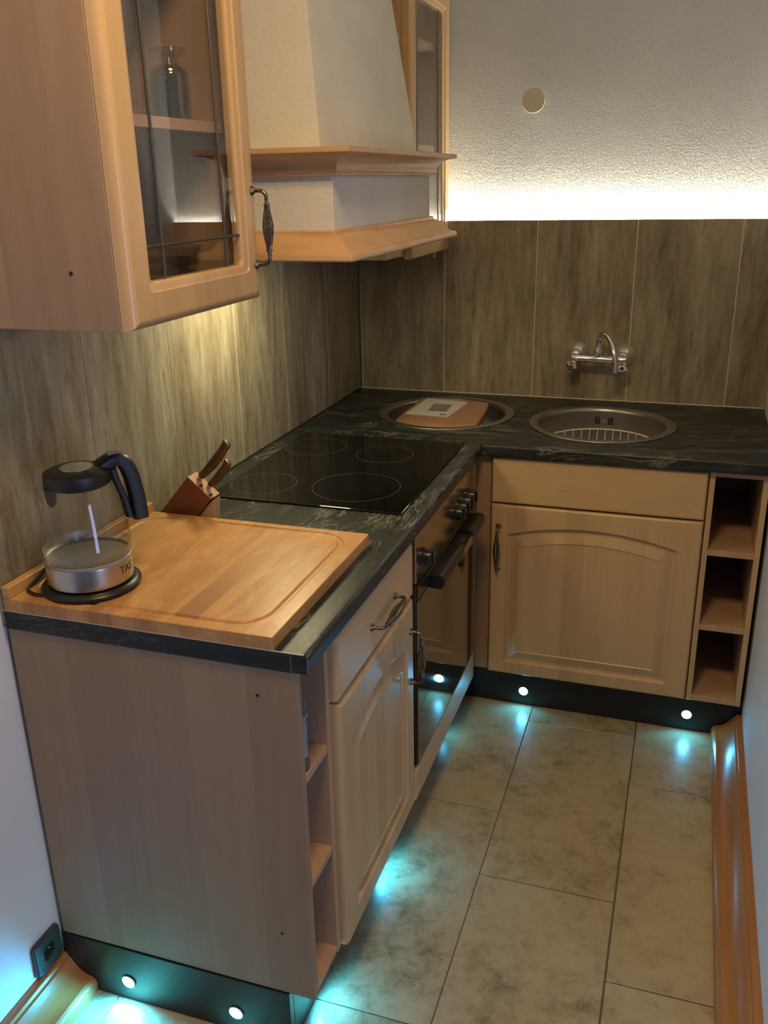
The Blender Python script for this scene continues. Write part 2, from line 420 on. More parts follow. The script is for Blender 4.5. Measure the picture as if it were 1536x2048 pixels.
scale_glass = glass('kettle_lime_scale', (.86, .85, .83), .45, 1.5, .22)
LED_C = (0.05, 0.54, 1.0)
led_emit = mat('plinth_led_lens', (.8, .9, 1), .3, emit=(.45, .95, 1.0), power=14)
strip_emit = mat('led_strip_diffuser', (.9, .9, .85), .4, emit=(1.0, .93, .72), power=150)

# ------------------------------------------------------------------ constants of the room
W = 1.392; L = 1.9228; D2 = .634; ZC = .889; TH = .0364; ZK = .138; ZP = 1.478; TP = .010; TB = .034   # panel build-up; back wall plane behind its panels
YEND = -L

# ------------------------------------------------------------------ setting: walls, ceiling, floor
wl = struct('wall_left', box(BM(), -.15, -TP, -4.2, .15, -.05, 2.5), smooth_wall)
wb = struct('wall_back', box(BM(), -TP, W+.15, TB, .15, -.05, 2.5), plaster)
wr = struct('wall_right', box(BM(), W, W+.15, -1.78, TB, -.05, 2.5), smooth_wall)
struct('ceiling', box(BM(), -.15, 3.2, -4.2, .15, 2.5, 2.6), ceil_paint)
fl = struct('floor', box(BM(), -.15, 3.2, -4.2, .15, -.06, -.0035), grout_m)

# floor tiles: columns .323 wide, rows .70 long, each column shifted
for ci, x0 in enumerate((-.2022, .1215, .4448, .768, 1.0935)):
    x1 = x0+.3235
    phase = {0: -.64, 1: -.87, 2: -1.105, 3: -.648, 4: -.88}[ci]
    y = phase+1.4
    while y > -2.6:
        a, b = max(x0, -.009), min(x1, W-.001); t, s = min(y, .009), y-.70
        if s < t-.02:
            link('floor_tile', box(BM(), a+.0013, b-.0013, s+.0013, t-.0013, -.0034, 0, .0009, 1), tile_m, parent=fl)
        y -= .70

# wall panels (each one a board of its own)
for p0, p1 in ((0.0, .319), (.319, .635), (.635, .953), (.953, 1.268), (1.268, W-.002)):
    a = p0+.0016 if p0 else TP+.002
    link('wall_panel', box(BM(), a, p1-.0016, 0, TP-.001, ZC-.03, ZP, .0008, 1), panel_m, parent=wb)
link('joint_strip', box(BM(), TP, W-.002, .0012, TB-.0005, ZC-.03, ZP-.016), joint_m, parent=wb)
link('light_leak_cover', box(BM(), TP, W-.002, .0012, .0112, ZP-.0158, ZP-.0004), joint_m, parent=wb)  # added cover that stops led strip light leaking through the panel joints
for p0, p1 in ((-.31, 0), (-.645, -.31), (-.952, -.645), (-1.285, -.952), (-1.601, -1.285), (YEND, -1.601)):
    b = p1-.0016 if p1 else -.0005
    link('wall_panel', box(BM(), -TP+.001, 0, p0+.0016, b, ZC-.03, ZP, .0008, 1), panel_m, parent=wl)
link('joint_strip', box(BM(), -TP+.0005, -.0012, YEND+.002, -.001, ZC-.03, ZP-.002), joint_m, parent=wl)
# pale sealing bead between worktop and panels
struct('trim_1', box(BM(), .0, W-.002, -.006, 0, ZC, ZC+.004, .0015, 1), joint_m)
struct('trim_2', box(BM(), .0, .005, YEND+.48, -.006, ZC, ZC+.003, .001, 1), plinth_m)

# skirting boards with concave profile
def skirting(name, x, sgn, y0, y1):
    pr = [(0, 0), (0, .086), (.010, .086), (.016, .083), (.018, .076), (.023, .074)]
    for i in range(1, 9):
        t = i/8; pr.append((.023+.047*t, .074-.038*(1-(1-t)**2)**.9))
    pr += [(.072, .034), (.078, .030), (.081, .022), (.081, .004), (.079, 0)]
    bm = BM(); loft(bm, [[Vector((x+sgn*o, y, z)) for o, z in pr] for y in (y0, y1)])
    o = struct(name, bm, skirt, smooth=True); return o
skirting('baseboard_right', W, -1, -1.78, -.565)
skirting('baseboard_left', -TP, 1, -4.1, YEND-.002)

# ------------------------------------------------------------------ worktop: one L, two lengths
wt = root('worktop', 'black stone-look L-shaped worktop with pale veins and rounded front edge', 'worktop', (.3, -1.2, ZC-TH))
r = .010
fp = [(-.02, ZC-TH), (-.02, ZC)]
for i in range(5): a = PI/2*i/4; fp.append((-r+r*math.sin(a), ZC-r+r*math.cos(a)))
for i in range(5): a = PI/2*i/4; fp.append((-r+r*math.cos(a), ZC-TH+r-r*math.sin(a)))
bm = BM(); box(bm, 0.001, .58, YEND, -D2+.02, ZC-TH, ZC)
sweep(bm, fp, [(.6, YEND), (.6, -D2)][::1])
o = link('worktop_length', bm, stone_y, parent=wt, smooth=True)
SINKS = ((.405, -.297), (.906, -.3225)); RC = .204
bm = BM()
def quad(z, x0, x1, y0, y1): bm.faces.new([bm.verts.new((x, y, z)) for x, y in ((x0, y0), (x1, y0), (x1, y1), (x0, y1))])
YB = -D2+.02
def slab(z):
    h = .2145
    cells = [(cx-h, cx+h, cy-h, cy+h, cx, cy) for cx, cy in SINKS]
    xs = [0.001, cells[0][0], cells[0][1], cells[1][0], cells[1][1], W-.002]
    quad(z, xs[0], xs[1], YB, -.001); quad(z, xs[2], xs[3], YB, -.001); quad(z, xs[4], xs[5], YB, -.001)
    for (a, b, c0, d0, cx, cy) in cells:
        quad(z, a, b, YB, c0); quad(z, a, b, d0, -.001)
        n = 64; ci, sq = [], []
        for k in range(n):
            t = 2*PI*k/n; cs, sn = math.cos(t), math.sin(t); m_ = max(abs(cs), abs(sn))
            ci.append(bm.verts.new((cx+RC*cs, cy+RC*sn, z))); sq.append(bm.verts.new((cx+h*cs/m_, cy+h*sn/m_, z)))
        for k in range(n): bm.faces.new((ci[k], ci[(k+1) % n], sq[(k+1) % n], sq[k]))
slab(ZC)
sweep(bm, fp, [(.6, -D2), (W-.002, -D2)])
box(bm, .579, .6, -D2, YB, ZC-TH, ZC-.0001)
o = link('worktop_length', bm, stone_x, parent=wt, smooth=False)
# end edging with its pale line and a seam near the front
bm = BM(); box(bm, .001, .568, YEND-.0016, YEND, ZC-TH, ZC-.0012); box(bm, .5695, .5975, YEND-.0016, YEND, ZC-TH+.001, ZC-.003)
link('end_edging', bm, stone_end, parent=wt)
bm = BM(); box(bm, .0, .592, YEND-.0018, YEND+.0006, ZC-.0012, ZC+.0003)
link('edge_line', bm, stone_edge, parent=wt)
for a, b, c, d in ((.568, .5695, ZC-TH, ZC-.001), (.5975, .5995, ZC-TH+.004, ZC-.008)): link('seam', box(BM(), a, b, YEND-.0018, YEND, c, d), seam_m, parent=wt)

# ------------------------------------------------------------------ base units, left run
XC, XF = .575, .592     # carcass front, door front
# open shelf unit at the free end
u = root('open_shelf_unit', 'narrow open beech shelf unit ending the left run, broad side panel toward the viewer', 'shelf', (.3, -1.85, ZK))
y0, y1 = YEND+.002, -1.785
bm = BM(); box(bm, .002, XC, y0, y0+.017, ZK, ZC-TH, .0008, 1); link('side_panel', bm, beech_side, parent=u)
link('side_panel', box(BM(), .002, XC, y1-.016, y1, ZK, ZC-TH, .0008, 1), beech_in, parent=u)
link('back_panel', box(BM(), .002, .01, y0+.017, y1-.016, ZK, ZC-TH), beech_in, parent=u)
for z in (ZK, .388, .617): link('shelf', box(BM(), .01, XC-.002, y0+.0172, y1-.0162, z, z+.017, .0008, 1), beech_in, parent=u)
link('top_rail', box(BM(), .01, .10, y0+.0172, y1-.0162, ZC-TH-.017, ZC-TH), beech_in, parent=u)
for x, z in ((.502, .797), (.515, .285)):
    bm = BM(); lathe(bm, [(.0028, 0), (.0028, .0006), (0.001, .0003)], (x, y0-.0003, z), 10, direction=(0, -1, 0)); link('screw_hole', bm, dark_hole, parent=u)

# drawer-and-door cabinet
u = root('base_cabinet', 'beech base cabinet with one drawer above an arched door, left of the oven', 'cabinet', (.3, -1.54, ZK))
y0, y1 = -1.783, -1.300
bm = BM(); box(bm, .002, XC-.004, y0, y0+.016, ZK+.002, ZC-TH); box(bm, .002, XC-.004, y1-.016, y1, ZK+.002, ZC-TH); box(bm, .002, XC-.004, y0+.016, y1-.016, ZK+.002, ZK+.018); box(bm, .002, .01, y0+.016, y1-.016, ZK+.018, ZC-TH)
link('carcass', bm, beech_in, parent=u)
XL = XF
bm = BM(); plate(bm, FX, y0+.004, y1-.003, .712, .845, XC-.003, XL, .012); dr = link('drawer_front', bm, beech_h, parent=u, smooth=True)
bm = BM(); bow_handle(bm, FX, -1.520, .776, XL-.001, .150, False); link('handle', bm, antique, parent=dr, smooth=True)
bm = BM(); plate(bm, FX, y0+.004, y1-.003, ZK, .706, XC-.003, XL, .012, (y0+.062, y1-.056, ZK+.055, .600, .036)); dd = link('door', bm, beech, parent=u, smooth=True)
bm = BM(); bow_handle(bm, FX, -1.331, .567, XL-.001, .132, True); link('handle', bm, antique, parent=dd, smooth=True)

# oven housing with plain strip under the oven
u = root('oven_housing', 'beech oven housing cabinet with a plain strip below the oven', 'cabinet', (.3, -.97, ZK))
OY0, OY1 = -1.290, -.672
bm = BM(); box(bm, .002, XC-.01, OY0-.006, OY0+.003, ZK+.002, ZC-TH); box(bm, .002, XC-.01, OY1+.002, OY1+.012, ZK+.002, ZC-TH); box(bm, .002, XC-.01, OY0+.003, OY1+.002, ZK+.002, .2)
link('carcass', bm, beech_in, parent=u)
bm = BM(); plate(bm, FX, OY0-.006, OY1+.010, ZK, .226, XC-.008, XL, .004); link('bottom_strip', bm, beech_h, parent=u, smooth=True)

ov = root('built_in_oven', 'built-in electric oven with bronze mirror door, steel panel and black knobs', 'oven', (.3, -.98, .23))
link('oven_body', box(BM(), .03, XC-.002, OY0+.005, OY1, .232, ZC-TH-.004), oven_frame, parent=ov)
cp = link('control_panel', box(BM(), XC-.0018, XF, OY0+.006, OY1-.002, .730, ZC-TH-.003, .0015, 1), oven_steel, parent=ov)
for y in (-1.232, -.926, -.878, -.830, -.782):
    bm = BM(); lathe(bm, [(.0225, 0), (.0225, .004), (.0185, .006), (.0185, .010), (.0175, .020), (.016, .024), (.011, .0255)], (XF, y, .781), 28, 'x')
    box(bm, XF+.02, XF+.030, y-.004, y+.004, .765, .797, .002, 2)
    kn = link('knob', bm, black_gloss, parent=cp, smooth=True)
    lines = BM(); box(lines, XF+.0295, XF+.0305, y-.0008, y+.0008, .785, .796); link('pointer', lines, grey_plastic, parent=kn)
for y in (-1.232, -.95): link('panel_mark', box(BM(), XF, XF+.0004, y-.002, y+.001, .818, .832), print_ink, parent=cp)
# oven door
bm = BM(); box(bm, XC-.0018, XF-.002, OY0+.006, OY1-.002, .232, .726, .002, 1); od = link('oven_door', bm, oven_frame, parent=ov)
link('door_glass', box(BM(), XF-.0019, XF+.002, OY0+.010, OY1-.012, .236, .684, .0015, 1), oven_glass, parent=od)
link('door_top_strip', box(BM(), XF-.0019, XF+.0025, OY0+.010, OY1-.006, .686, .724, .0015, 1), oven_frame, parent=od)
link('frame_edge', box(BM(), XF-.0019, XF+.0035, OY1-.0115, OY1-.0075, .236, .684), steel, parent=od)
bm = BM()
hp = [(.0, .683), (.028, .680), (.036, .684), (.040, .692), (.040, .706), (.036, .714), (.028, .717), (.0, .712)]
for a, b in ((OY0+.10, -.985), (-.880, OY1-.065)):
    loft(bm, [[Vector((XF+.0026+o, y, z)) for o, z in hp] for y in (a, b)])
box(bm, XF+.0026, XF+.018, -.985, -.880, .690, .710, .002, 1)
link('door_handle', bm, black_gloss, parent=od)
link('handle_reflection', box(BM(), XF+.016, XF+.0415, -.985, -.880, .681, .705, .003, 2), oven_steel, parent=od)  # block standing in for the sink door's reflection in the dark bar

# ------------------------------------------------------------------ base units, back run
YF, YCB = -.617, -.598
u = root('corner_filler', 'upright beech filler strip in the inner corner beside the oven', 'cabinet', (.61, -.61, ZK))
bm = BM(); box(bm, .578, .6225, YCB-.002, YCB+.016, ZK, ZC-TH, .001, 1); box(bm, .562, .578, -.66, YCB+.016, ZK, ZC-TH, .001, 1)
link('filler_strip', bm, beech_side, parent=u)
u = root('sink_cabinet', 'beech sink cabinet with blank top front and arched door, below the round sinks', 'cabinet', (.925, -.3, ZK))
x0, x1 = .6245, 1.2255
bm = BM(); box(bm, x0, x0+.016, YCB, -.02, ZK+.002, ZC-TH); box(bm, x1-.016, x1, YCB, -.02, ZK+.002, ZC-TH); box(bm, x0+.016, x1-.016, YCB, -.02, ZK+.002, ZK+.018)
link('carcass', bm, beech_in, parent=u)
bm = BM(); plate(bm, FY, x0+.002, x1-.002, .7075, .8475, -YCB+.001, -YF, .008); link('blank_front', bm, beech_h, parent=u, smooth=True)
bm = BM(); plate(bm, FY, x0+.002, x1-.002, ZK, .7025, -YCB+.001, -YF, .008, (x0+.050, x1-.062, ZK+.043, .610, .037)); dd = link('door', bm, beech, parent=u, smooth=True)
bm = BM(); bow_handle(bm, FY, .651, .566, -YF-.001, .138, True); link('handle', bm, antique, parent=dd, smooth=True)
u = root('open_shelf_unit', 'narrow open beech shelf unit between sink cabinet and right wall', 'shelf', (1.3, -.3, ZK))
x0, x1 = 1.2275, 1.3795
link('side_panel', box(BM(), x0, x0+.015, -.605, -.02, ZK-.004, ZC-TH, .0008, 1), beech, parent=u)
link('side_panel', box(BM(), x1-.015, x1, -.605, -.02, ZK-.004, ZC-TH, .0008, 1), beech, parent=u)
link('back_panel', box(BM(), x0+.015, x1-.015, -.028, -.02, ZK, ZC-TH), beech_in, parent=u)
for z in (ZK-.004, .369, .602): link('shelf', box(BM(), x0+.0152, x1-.0152, -.6045, -.028, z, z+.017, .0008, 1), beech_in, parent=u)
link('top_rail', box(BM(), x0+.0152, x1-.0152, -.604, -.5, ZC-TH-.018, ZC-TH), beech_in, parent=u)

# ------------------------------------------------------------------ plinth with round led spots
pl = root('plinth', 'black glossy kick plinth running under all base units', 'plinth', (.3, -1.0, 0))
def plinth_board(b): return link('plinth_board', b, plinth_m, parent=pl)
plinth_board(box(BM(), .52, W-.002, -.560, -.545, 0, ZK-.006, .001, 1))
plinth_board(box(BM(), .506, .521, YEND+.0175, -.5605, 0, ZK-.001, .001, 1))
plinth_board(box(BM(), .001, .521, YEND-.001, YEND+.017, 0, ZK-.002, .001, 1))
def led(pos, d, label, power=.8):
    p = Vector(pos); d = Vector(d)
    r0 = root('plinth_light', label, 'light', pos, 'round plinth lights')
    bm = BM(); lathe(bm, [(.0150, 0), (.0162, .0008), (.0162, .0022), (.0142, .003), (.0138, .0022), (.0138, 0)], p, 28, direction=d, cap0=False, cap1=False); link('bezel', bm, steel, parent=r0, smooth=True)
    bm = BM(); lathe(bm, [(.0137, .0004), (.0137, .0016), (.010, .0026), (.004, .003)], p, 24, direction=d); link('lens', bm, led_emit, parent=r0, smooth=True)
    l = bpy.data.lights.new('plinth_light_lamp', 'SPOT'); l.energy = power; l.color = LED_C; l.spot_size = math.radians(172); l.spot_blend = .6; l.shadow_soft_size = .009
    o = bpy.data.objects.new('plinth_light_lamp', l); COL.objects.link(o); o.location = p+d*.006
    o.rotation_euler = (d+Vector((0, 0, -.30))).to_track_quat('-Z', 'Y').to_euler()
led((.735, -.5602, .051), (0, -1, 0), 'cyan plinth light under the sink cabinet door')
led((1.237, -.5602, .056), (0, -1, 0), 'cyan plinth light under the right open shelf unit')
led((.5212, -1.405, .052), (1, 0, 0), 'cyan plinth light under the drawer cabinet, hidden but for its glow on the floor', 2.2)
led((.5212, -1.815, .052), (1, 0, 0), 'cyan plinth light around the corner under the end shelf unit, seen by its glow', 2.6)
led((.5212, -.800, .052), (1, 0, 0), 'cyan plinth light under the oven, near the inner corner', .25)
led((.152, YEND-.0012, .051), (0, -1, 0), 'cyan plinth light beside the left skirting board', 10.0)
led((.401, YEND-.0012, .051), (0, -1, 0), 'cyan plinth light on the end plinth near its front corner', 2.0)

# ------------------------------------------------------------------ hob
hb = root('ceramic_hob', 'black glass ceramic hob set into the worktop above the oven', 'hob', (.31, -.95, ZC))
HX0, HX1, HY0, HY1 = .058, .552, -1.262, -.655
link('glass_plate', box(BM(), HX0, HX1, HY0, HY1, ZC+.0002, ZC+.0052, .0018, 2), ceramic_glass, parent=hb)
for cx, cy, rr_ in ((.148, -.795, .088), (.365, -.820, .080), (.150, -1.142, .083), (.386, -1.108, .110)):
    bm = BM(); lathe(bm, [(rr_-.0006, .00525), (rr_+.0006, .00525), (rr_+.0006, .0054), (rr_-.0006, .0054), (rr_-.0006, .00525)], (cx, cy, ZC), 72, cap0=False, cap1=False); link('zone_ring', bm, zone_line, parent=hb)

# ------------------------------------------------------------------ sinks
def sink(cx, cy, label, depth):
    s = root('round_sink', label, 'sink', (cx, cy, ZC), 'round steel sinks')
    pr = [(.2015, .0004), (.2205, .0004), (.2215, .002), (.2195, .004), (.205, .0046), (.198, .0035), (.1935, .0), (.1905, -.008)]
    pr += [(.188, -depth+.05), (.182, -depth+.026), (.168, -depth+.010), (.150, -depth+.003), (.045, -depth-.002)]
    bm = BM(); lathe(bm, pr, (cx, cy, ZC), 72, cap0=False, cap1=False); link('bowl', bm, sink_steel, parent=s, smooth='all')
    bm = BM(); lathe(bm, [(.045, -depth-.002), (.043, -depth-.0005), (.036, -depth-.002), (.034, -depth-.010), (.0, -depth-.011)], (cx, cy, ZC), 40, cap0=False, cap1=False)
    dr = link('drain', bm, chrome, parent=s, smooth=True)
    return s
s1 = sink(*SINKS[0], 'left round steel sink, half covered by a wooden board', .13)
s2 = sink(*SINKS[1], 'right round steel sink with an overflow grille below the tap', .16)
cx, cy = SINKS[1]
for dx in (-.0255, -.0165, .0165, .0255):
    t = bmesh.new(); bmesh.ops.create_cube(t, size=1)
    for v in t.verts: v.co = Vector((v.co.x*.0052, v.co.y*.002, v.co.z*.024))
    bmesh.ops.bevel(t, geom=t.edges[:], offset=.0009, segments=1, affect='EDGES')
    bm = BM(); merge(bm, t, Matrix.Translation((cx-.008+dx, cy+.187-abs(dx)**2*2.6-.0012, ZC-.036)))
    link('overflow_slot', bm, dark_hole, parent=s2)
bm = BM(); lathe(bm, [(.0042, 0), (.004, .0015), (.001, .0022)], (cx-.008, cy+.1868, ZC-.036), 14, direction=(0, -1, 0)); link('overflow_screw', bm, chrome, parent=s2, smooth=True)
# strainer in left sink
bm = BM(); c1 = SINKS[0]
for k in range(3):
    R_ = .012+.011*k; tube(bm, [(c1[0]+.10+R_*math.cos(t*2*PI/24), c1[1]-.06+R_*math.sin(t*2*PI/24), ZC-.119) for t in range(24)], .0014, 6, closed=True)
for k in range(6):
    a = PI*k/6; tube(bm, [(c1[0]+.10-.034*math.cos(a), c1[1]-.06-.034*math.sin(a), ZC-.119), (c1[0]+.10+.034*math.cos(a), c1[1]-.06+.034*math.sin(a), ZC-.119)], .0012, 6)
tag(link('sink_strainer', bm, chrome, (c1[0]+.10, c1[1]-.06, ZC-.121)), 'small wire strainer lying in the left sink bowl', 'strainer')
# wire rack standing in the right sink
rk = root('dish_rack', 'round white wire rack inside the right sink', 'rack', (cx, cy, ZC-.16))
zr = ZC-.062; R_ = .176
bm = BM(); tube(bm, [(cx+R_*math.cos(t*2*PI/64), cy+R_*math.sin(t*2*PI/64), zr) for t in range(64)], .0024, 8, closed=True); link('rim_wire', bm, white_wire, parent=rk, smooth=True)
for k in range(13):
    x = -.150+.025*k; q = math.sqrt(R_*R_-x*x)
    bm = BM(); tube(bm, [(cx+x, cy+q, zr), (cx+x, cy+q-.008, zr-.03), (cx+x, cy+q-.02, zr-.048), (cx+x, cy-q+.02, zr-.048), (cx+x, cy-q+.008, zr-.03), (cx+x, cy-q, zr)], .0013, 6); link('cross_wire', bm, white_wire, parent=rk, smooth=True)
for sx, sy_ in ((-1, -1), (1, -1), (-1, 1), (1, 1)):
    bm = BM(); tube(bm, [(cx+sx*.10, cy+sy_*.09, zr-.048), (cx+sx*.10, cy+sy_*.09, ZC-.157)], .002, 6); link('rack_foot', bm, white_wire, parent=rk)

# wooden board lying over the left sink
bd = root('wooden_board', 'thick barrel-shaped wooden board with a sheet of paper, tilted into the left sink', 'cutting board', (.40, -.28, .872))
KT = .1064                                             # tilt: rises toward the wall
def ztop(y): return .8795+KT*(y+.39)
def board_ring(ins, dz):
    cor = [(.254, -.392), (.524, -.398), (.519, -.166), (.280, -.160)]; n = 14; pts = []
    for e in range(4):
        a, b = Vector(cor[e]), Vector(cor[(e+1) % 4]); d = (b-a); nn = Vector((d.y, -d.x)).normalized()
        for i in range(n):
            t = (i+.25)/(n-.5); pts.append(a+d*t+nn*(.024, .004, .014, .004)[e]*(1-(2*t-1)**2))
    c = sum(pts, Vector((0, 0)))/len(pts); out = []
    for p in pts:
        v = p-c; q = c+v*(1-ins/v.length); out.append(Vector((q.x, q.y, ztop(q.y)+dz)))
    return out
bm = BM(); loft(bm, [board_ring(i, z) for i, z in ((.006, -.0190), (.001, -.016), (0, -.012), (0, -.008), (.003, -.005), (.004, -.004), (.012, -.0012), (.022, 0), (.030, 0))])
link('board', bm, chop_wood, parent=bd, smooth=True)
pp = root('paper_sheet', 'white paper sheet with a grey square printed on it, on the sink board', 'paper', (.36, -.25, ztop(-.25)))
def flat(pts, d0, d1):
    b = BM(); loft(b, [[Vector((x, y, ztop(y)+d0)) for x, y in pts], [Vector((x, y, ztop(y)+d1)) for x, y in pts]]); return b
link('sheet', flat([(.2737, -.3322), (.4202, -.3403), (.4549, -.1868), (.304, -.168)], .0004, .0009), paper_m, parent=pp)
link('printed_square', flat([(.3392, -.2917), (.4038, -.2904), (.4062, -.2204), (.3421, -.2210)], .0010, .0011), paper_grey, parent=pp)
for x0_ in (.3885, .3990): link('printed_mark', flat([(x0_, -.325), (x0_+.007, -.324), (x0_+.009, -.312), (x0_+.002, -.313)], .0010, .0011), print_ink, parent=pp)

# ------------------------------------------------------------------ wall tap
tp = root('wall_tap', 'chrome two-handle wall mixer tap with swivel spout above the right sink', 'tap', (.87, 0, 1.04))
XA, XB2 = .784, .939; TY = -.080
for x, z in ((XA, 1.052), (XB2, 1.047)):
    bm = BM(); lathe(bm, [(.0365, 0), (.0365, .003), (.034, .009), (.0265, .024), (.0185, .033), (.015, .038), (.0135, .044)], (x, -.0005, z), 40, direction=(0, -1, 0))
    link('rosette', bm, rosette_m, parent=tp, smooth=True)
bm = BM()
for x, z in ((XA, 1.050), (XB2, 1.047)): tube(bm, [(x, -.03, z), (x, TY, 1.045)], .0115, 18)
tube(bm, [(XA-.006, TY, 1.045), (XA+.012, TY, 1.045), (XA+.05, TY, 1.045), (.852, TY, 1.045), (.870, TY, 1.045), (XB2-.05, TY, 1.044), (XB2-.012, TY, 1.044), (XB2+.006, TY, 1.044)], [.0125, .0135, .0105, .0125, .0125, .0105, .0135, .0125], 20)
lathe(bm, [(.0115, 0), (.014, .008), (.014, .021), (.0115, .028), (.0115, .032)], (.861, TY, 1.052), 24)
link('tap_body', bm, chrome, parent=tp, smooth=True)
for x, dm in ((XA-.003, red_dot), (XB2+.003, blue_dot)):
    hd2 = Vector((0, -.88, -.47)); bx_ = Vector((1, 0, 0)); by_ = hd2.cross(bx_); o0 = Vector((x, TY-.004, 1.040))
    bm = BM(); n = 24; rings = []
    for rr_, h in ((.010, 0), (.013, .006), (.0180, .013), (.0180, .030), (.0155, .034), (.010, .0355)):
        rings.append([o0+hd2*h+bx_*(rr_*(1+(.10 if (k//3) % 2 else -.06))*math.cos(2*PI*k/n))+by_*(rr_*(1+(.10 if (k//3) % 2 else -.06))*math.sin(2*PI*k/n)) for k in range(n)])
    loft(bm, rings); link('tap_handle', bm, chrome, parent=tp, smooth=True)
    bm = BM(); lathe(bm, [(.0065, 0), (.0065, .0012), (.004, .0016)], o0+hd2*.0354, 16, direction=hd2); link('marker', bm, dm, parent=tp)
pts = smooth_path([(.861, TY, 1.080), (.861, TY, 1.100), (.865, TY-.004, 1.117), (.876, TY-.016, 1.128), (.890, TY-.034, 1.122), (.904, TY-.052, 1.104), (.917, TY-.066, 1.078), (.922, TY-.071, 1.052), (.923, TY-.072, 1.020)], 5)
bm = BM(); tube(bm, pts, [.0088]*len(pts), 16); tube(bm, [(.9225, TY-.0715, 1.036), (.923, TY-.072, 1.016)], .0110, 16); link('spout', bm, chrome, parent=tp, smooth=True)

# ------------------------------------------------------------------ round cover plate on the back wall, led strip
bm = BM(); lathe(bm, [(.020, 0), (.020, .010), (.0375, .010), (.0375, .0135), (.036, .0145), (.0, .0145)], (.602, TB-.003, 1.838), 48, direction=(0, -1, 0))
tag(link('wall_cover', bm, disc_m, (.602, 0, 1.838)), 'small round cream cover plate on the textured back wall', 'cover')
ls = root('led_strip', 'bright white led strip tucked behind the top edge of the back wall panels', 'light', (.7, .02, ZP-.015))
link('strip_base', box(BM(), .002, W-.003, .0115, TB-.0008, ZP-.0155, ZP-.0125), steel, parent=ls)
bm = BM(); prism(bm, [(.003, .0118, ZP-.0122), (.003, TB-.008, ZP-.0122), (.003, TB-.010, ZP-.0105), (.003, .0118, ZP-.0012)], (0, 0, 0), (W-.007, 0, 0))
link('strip_diffuser', bm, strip_emit, parent=ls)

# ------------------------------------------------------------------ range hood
XB, HN, HF = .440, -1.334, -.622
hd = root('range_hood', 'white plastered range hood with tapered chimney and beech mouldings', 'range hood', (.2, -.97, 1.45))
bm = BM(); box(bm, .001, XB, HN, HF, 1.470, 1.668, .001, 1); link('hood_body', bm, hood_plaster, parent=hd)
z0, z1 = 1.672, 2.49; a_, b_ = .13, .175; dz = z1-z0
bm = BM(); loft(bm, [[Vector((.001, -1.291, z0)), Vector((.400, -1.291, z0)), Vector((.400, -.598, z0)), Vector((.001, -.598, z0))],
    [Vector((.001, -1.291+b_*dz, z1)), Vector((.400-a_*dz, -1.291+b_*dz, z1)), Vector((.400-a_*dz, -.598-b_*dz, z1)), Vector((.001, -.598-b_*dz, z1))]])
link('chimney', bm, hood_plaster, parent=hd)
up_ = [(0, 1.618), (.010, 1.618), (.013, 1.620), (.013, 1.624), (.016, 1.626), (.018, 1.631), (.017, 1.635)]
for i in range(1, 8):
    t = i/7; up_.append((.017+.034*(1-math.cos(t*PI/2)), 1.635+.024*math.sin(t*PI/2)))
up_ += [(.053, 1.660), (.059, 1.661), (.060, 1.663), (.060, 1.671), (0, 1.671)]
lo_ = [(0, 1.516), (.006, 1.516), (.009, 1.513), (.009, 1.509), (.013, 1.507)]
for i in range(1, 9):
    t = i/8; s_ = t*t*(3-2*t); lo_.append((.013+.041*t, 1.507-.032*s_))
lo_ += [(.059, 1.474), (.061, 1.471), (.061, 1.462), (.058, 1.459), (0, 1.459)]
for pr in (up_, lo_):
    bm = BM(); sweep(bm, pr, [(.002, HN), (XB, HN), (XB, HF), (.342, HF)]); link('moulding', bm, beech_trim, parent=hd, smooth=True)
link('filter_panel', box(BM(), .03, XB-.03, HN+.03, HF-.03, 1.463, 1.4695), steel, parent=hd)
lampl = area('hood_lamp_light', (.19, -1.06, 1.450), (.09, -1.13, .9), .24, 4.6, (1.0, .88, .50), .08)
link('lamp_cover', box(BM(), .07, .31, -1.10, -1.02, 1.454, 1.4628, .002, 1), mat('lamp_cover_white', (.8, .78, .7), .4), parent=hd)

# ------------------------------------------------------------------ wall cabinets
ZB, ZT = 1.398, 2.16
wc = root('wall_cabinet', 'large beech wall cabinet with leaded glass door at upper left', 'cabinet', (.15, -1.70, ZB))
y0, y1 = YEND, -1.482; XW, XWF = .320, .345
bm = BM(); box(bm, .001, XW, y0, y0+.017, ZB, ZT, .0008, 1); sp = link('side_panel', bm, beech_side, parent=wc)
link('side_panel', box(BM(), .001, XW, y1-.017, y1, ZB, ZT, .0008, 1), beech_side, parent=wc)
link('back_panel', box(BM(), .001, .008, y0+.017, y1-.017, ZB, ZT), beech_in, parent=wc)
link('bottom_panel', box(BM(), .008, XW, y0+.0172, y1-.0172, ZB, ZB+.017), beech_in, parent=wc)
link('top_panel', box(BM(), .008, XW, y0+.0172, y1-.0172, ZT-.017, ZT), beech_in, parent=wc)
for z in (1.693, 1.985): link('shelf', box(BM(), .009, .302, y0+.0175, y1-.0175, z, z+.018, .0008, 1), beech_in, parent=wc)
bm = BM(); lathe(bm, [(.0032, 0), (.0032, .0006), (.001, .0004)], (.244, y0-.0002, 1.485), 12, direction=(0, -1, 0)); link('screw_hole', bm, dark_hole, parent=sp)
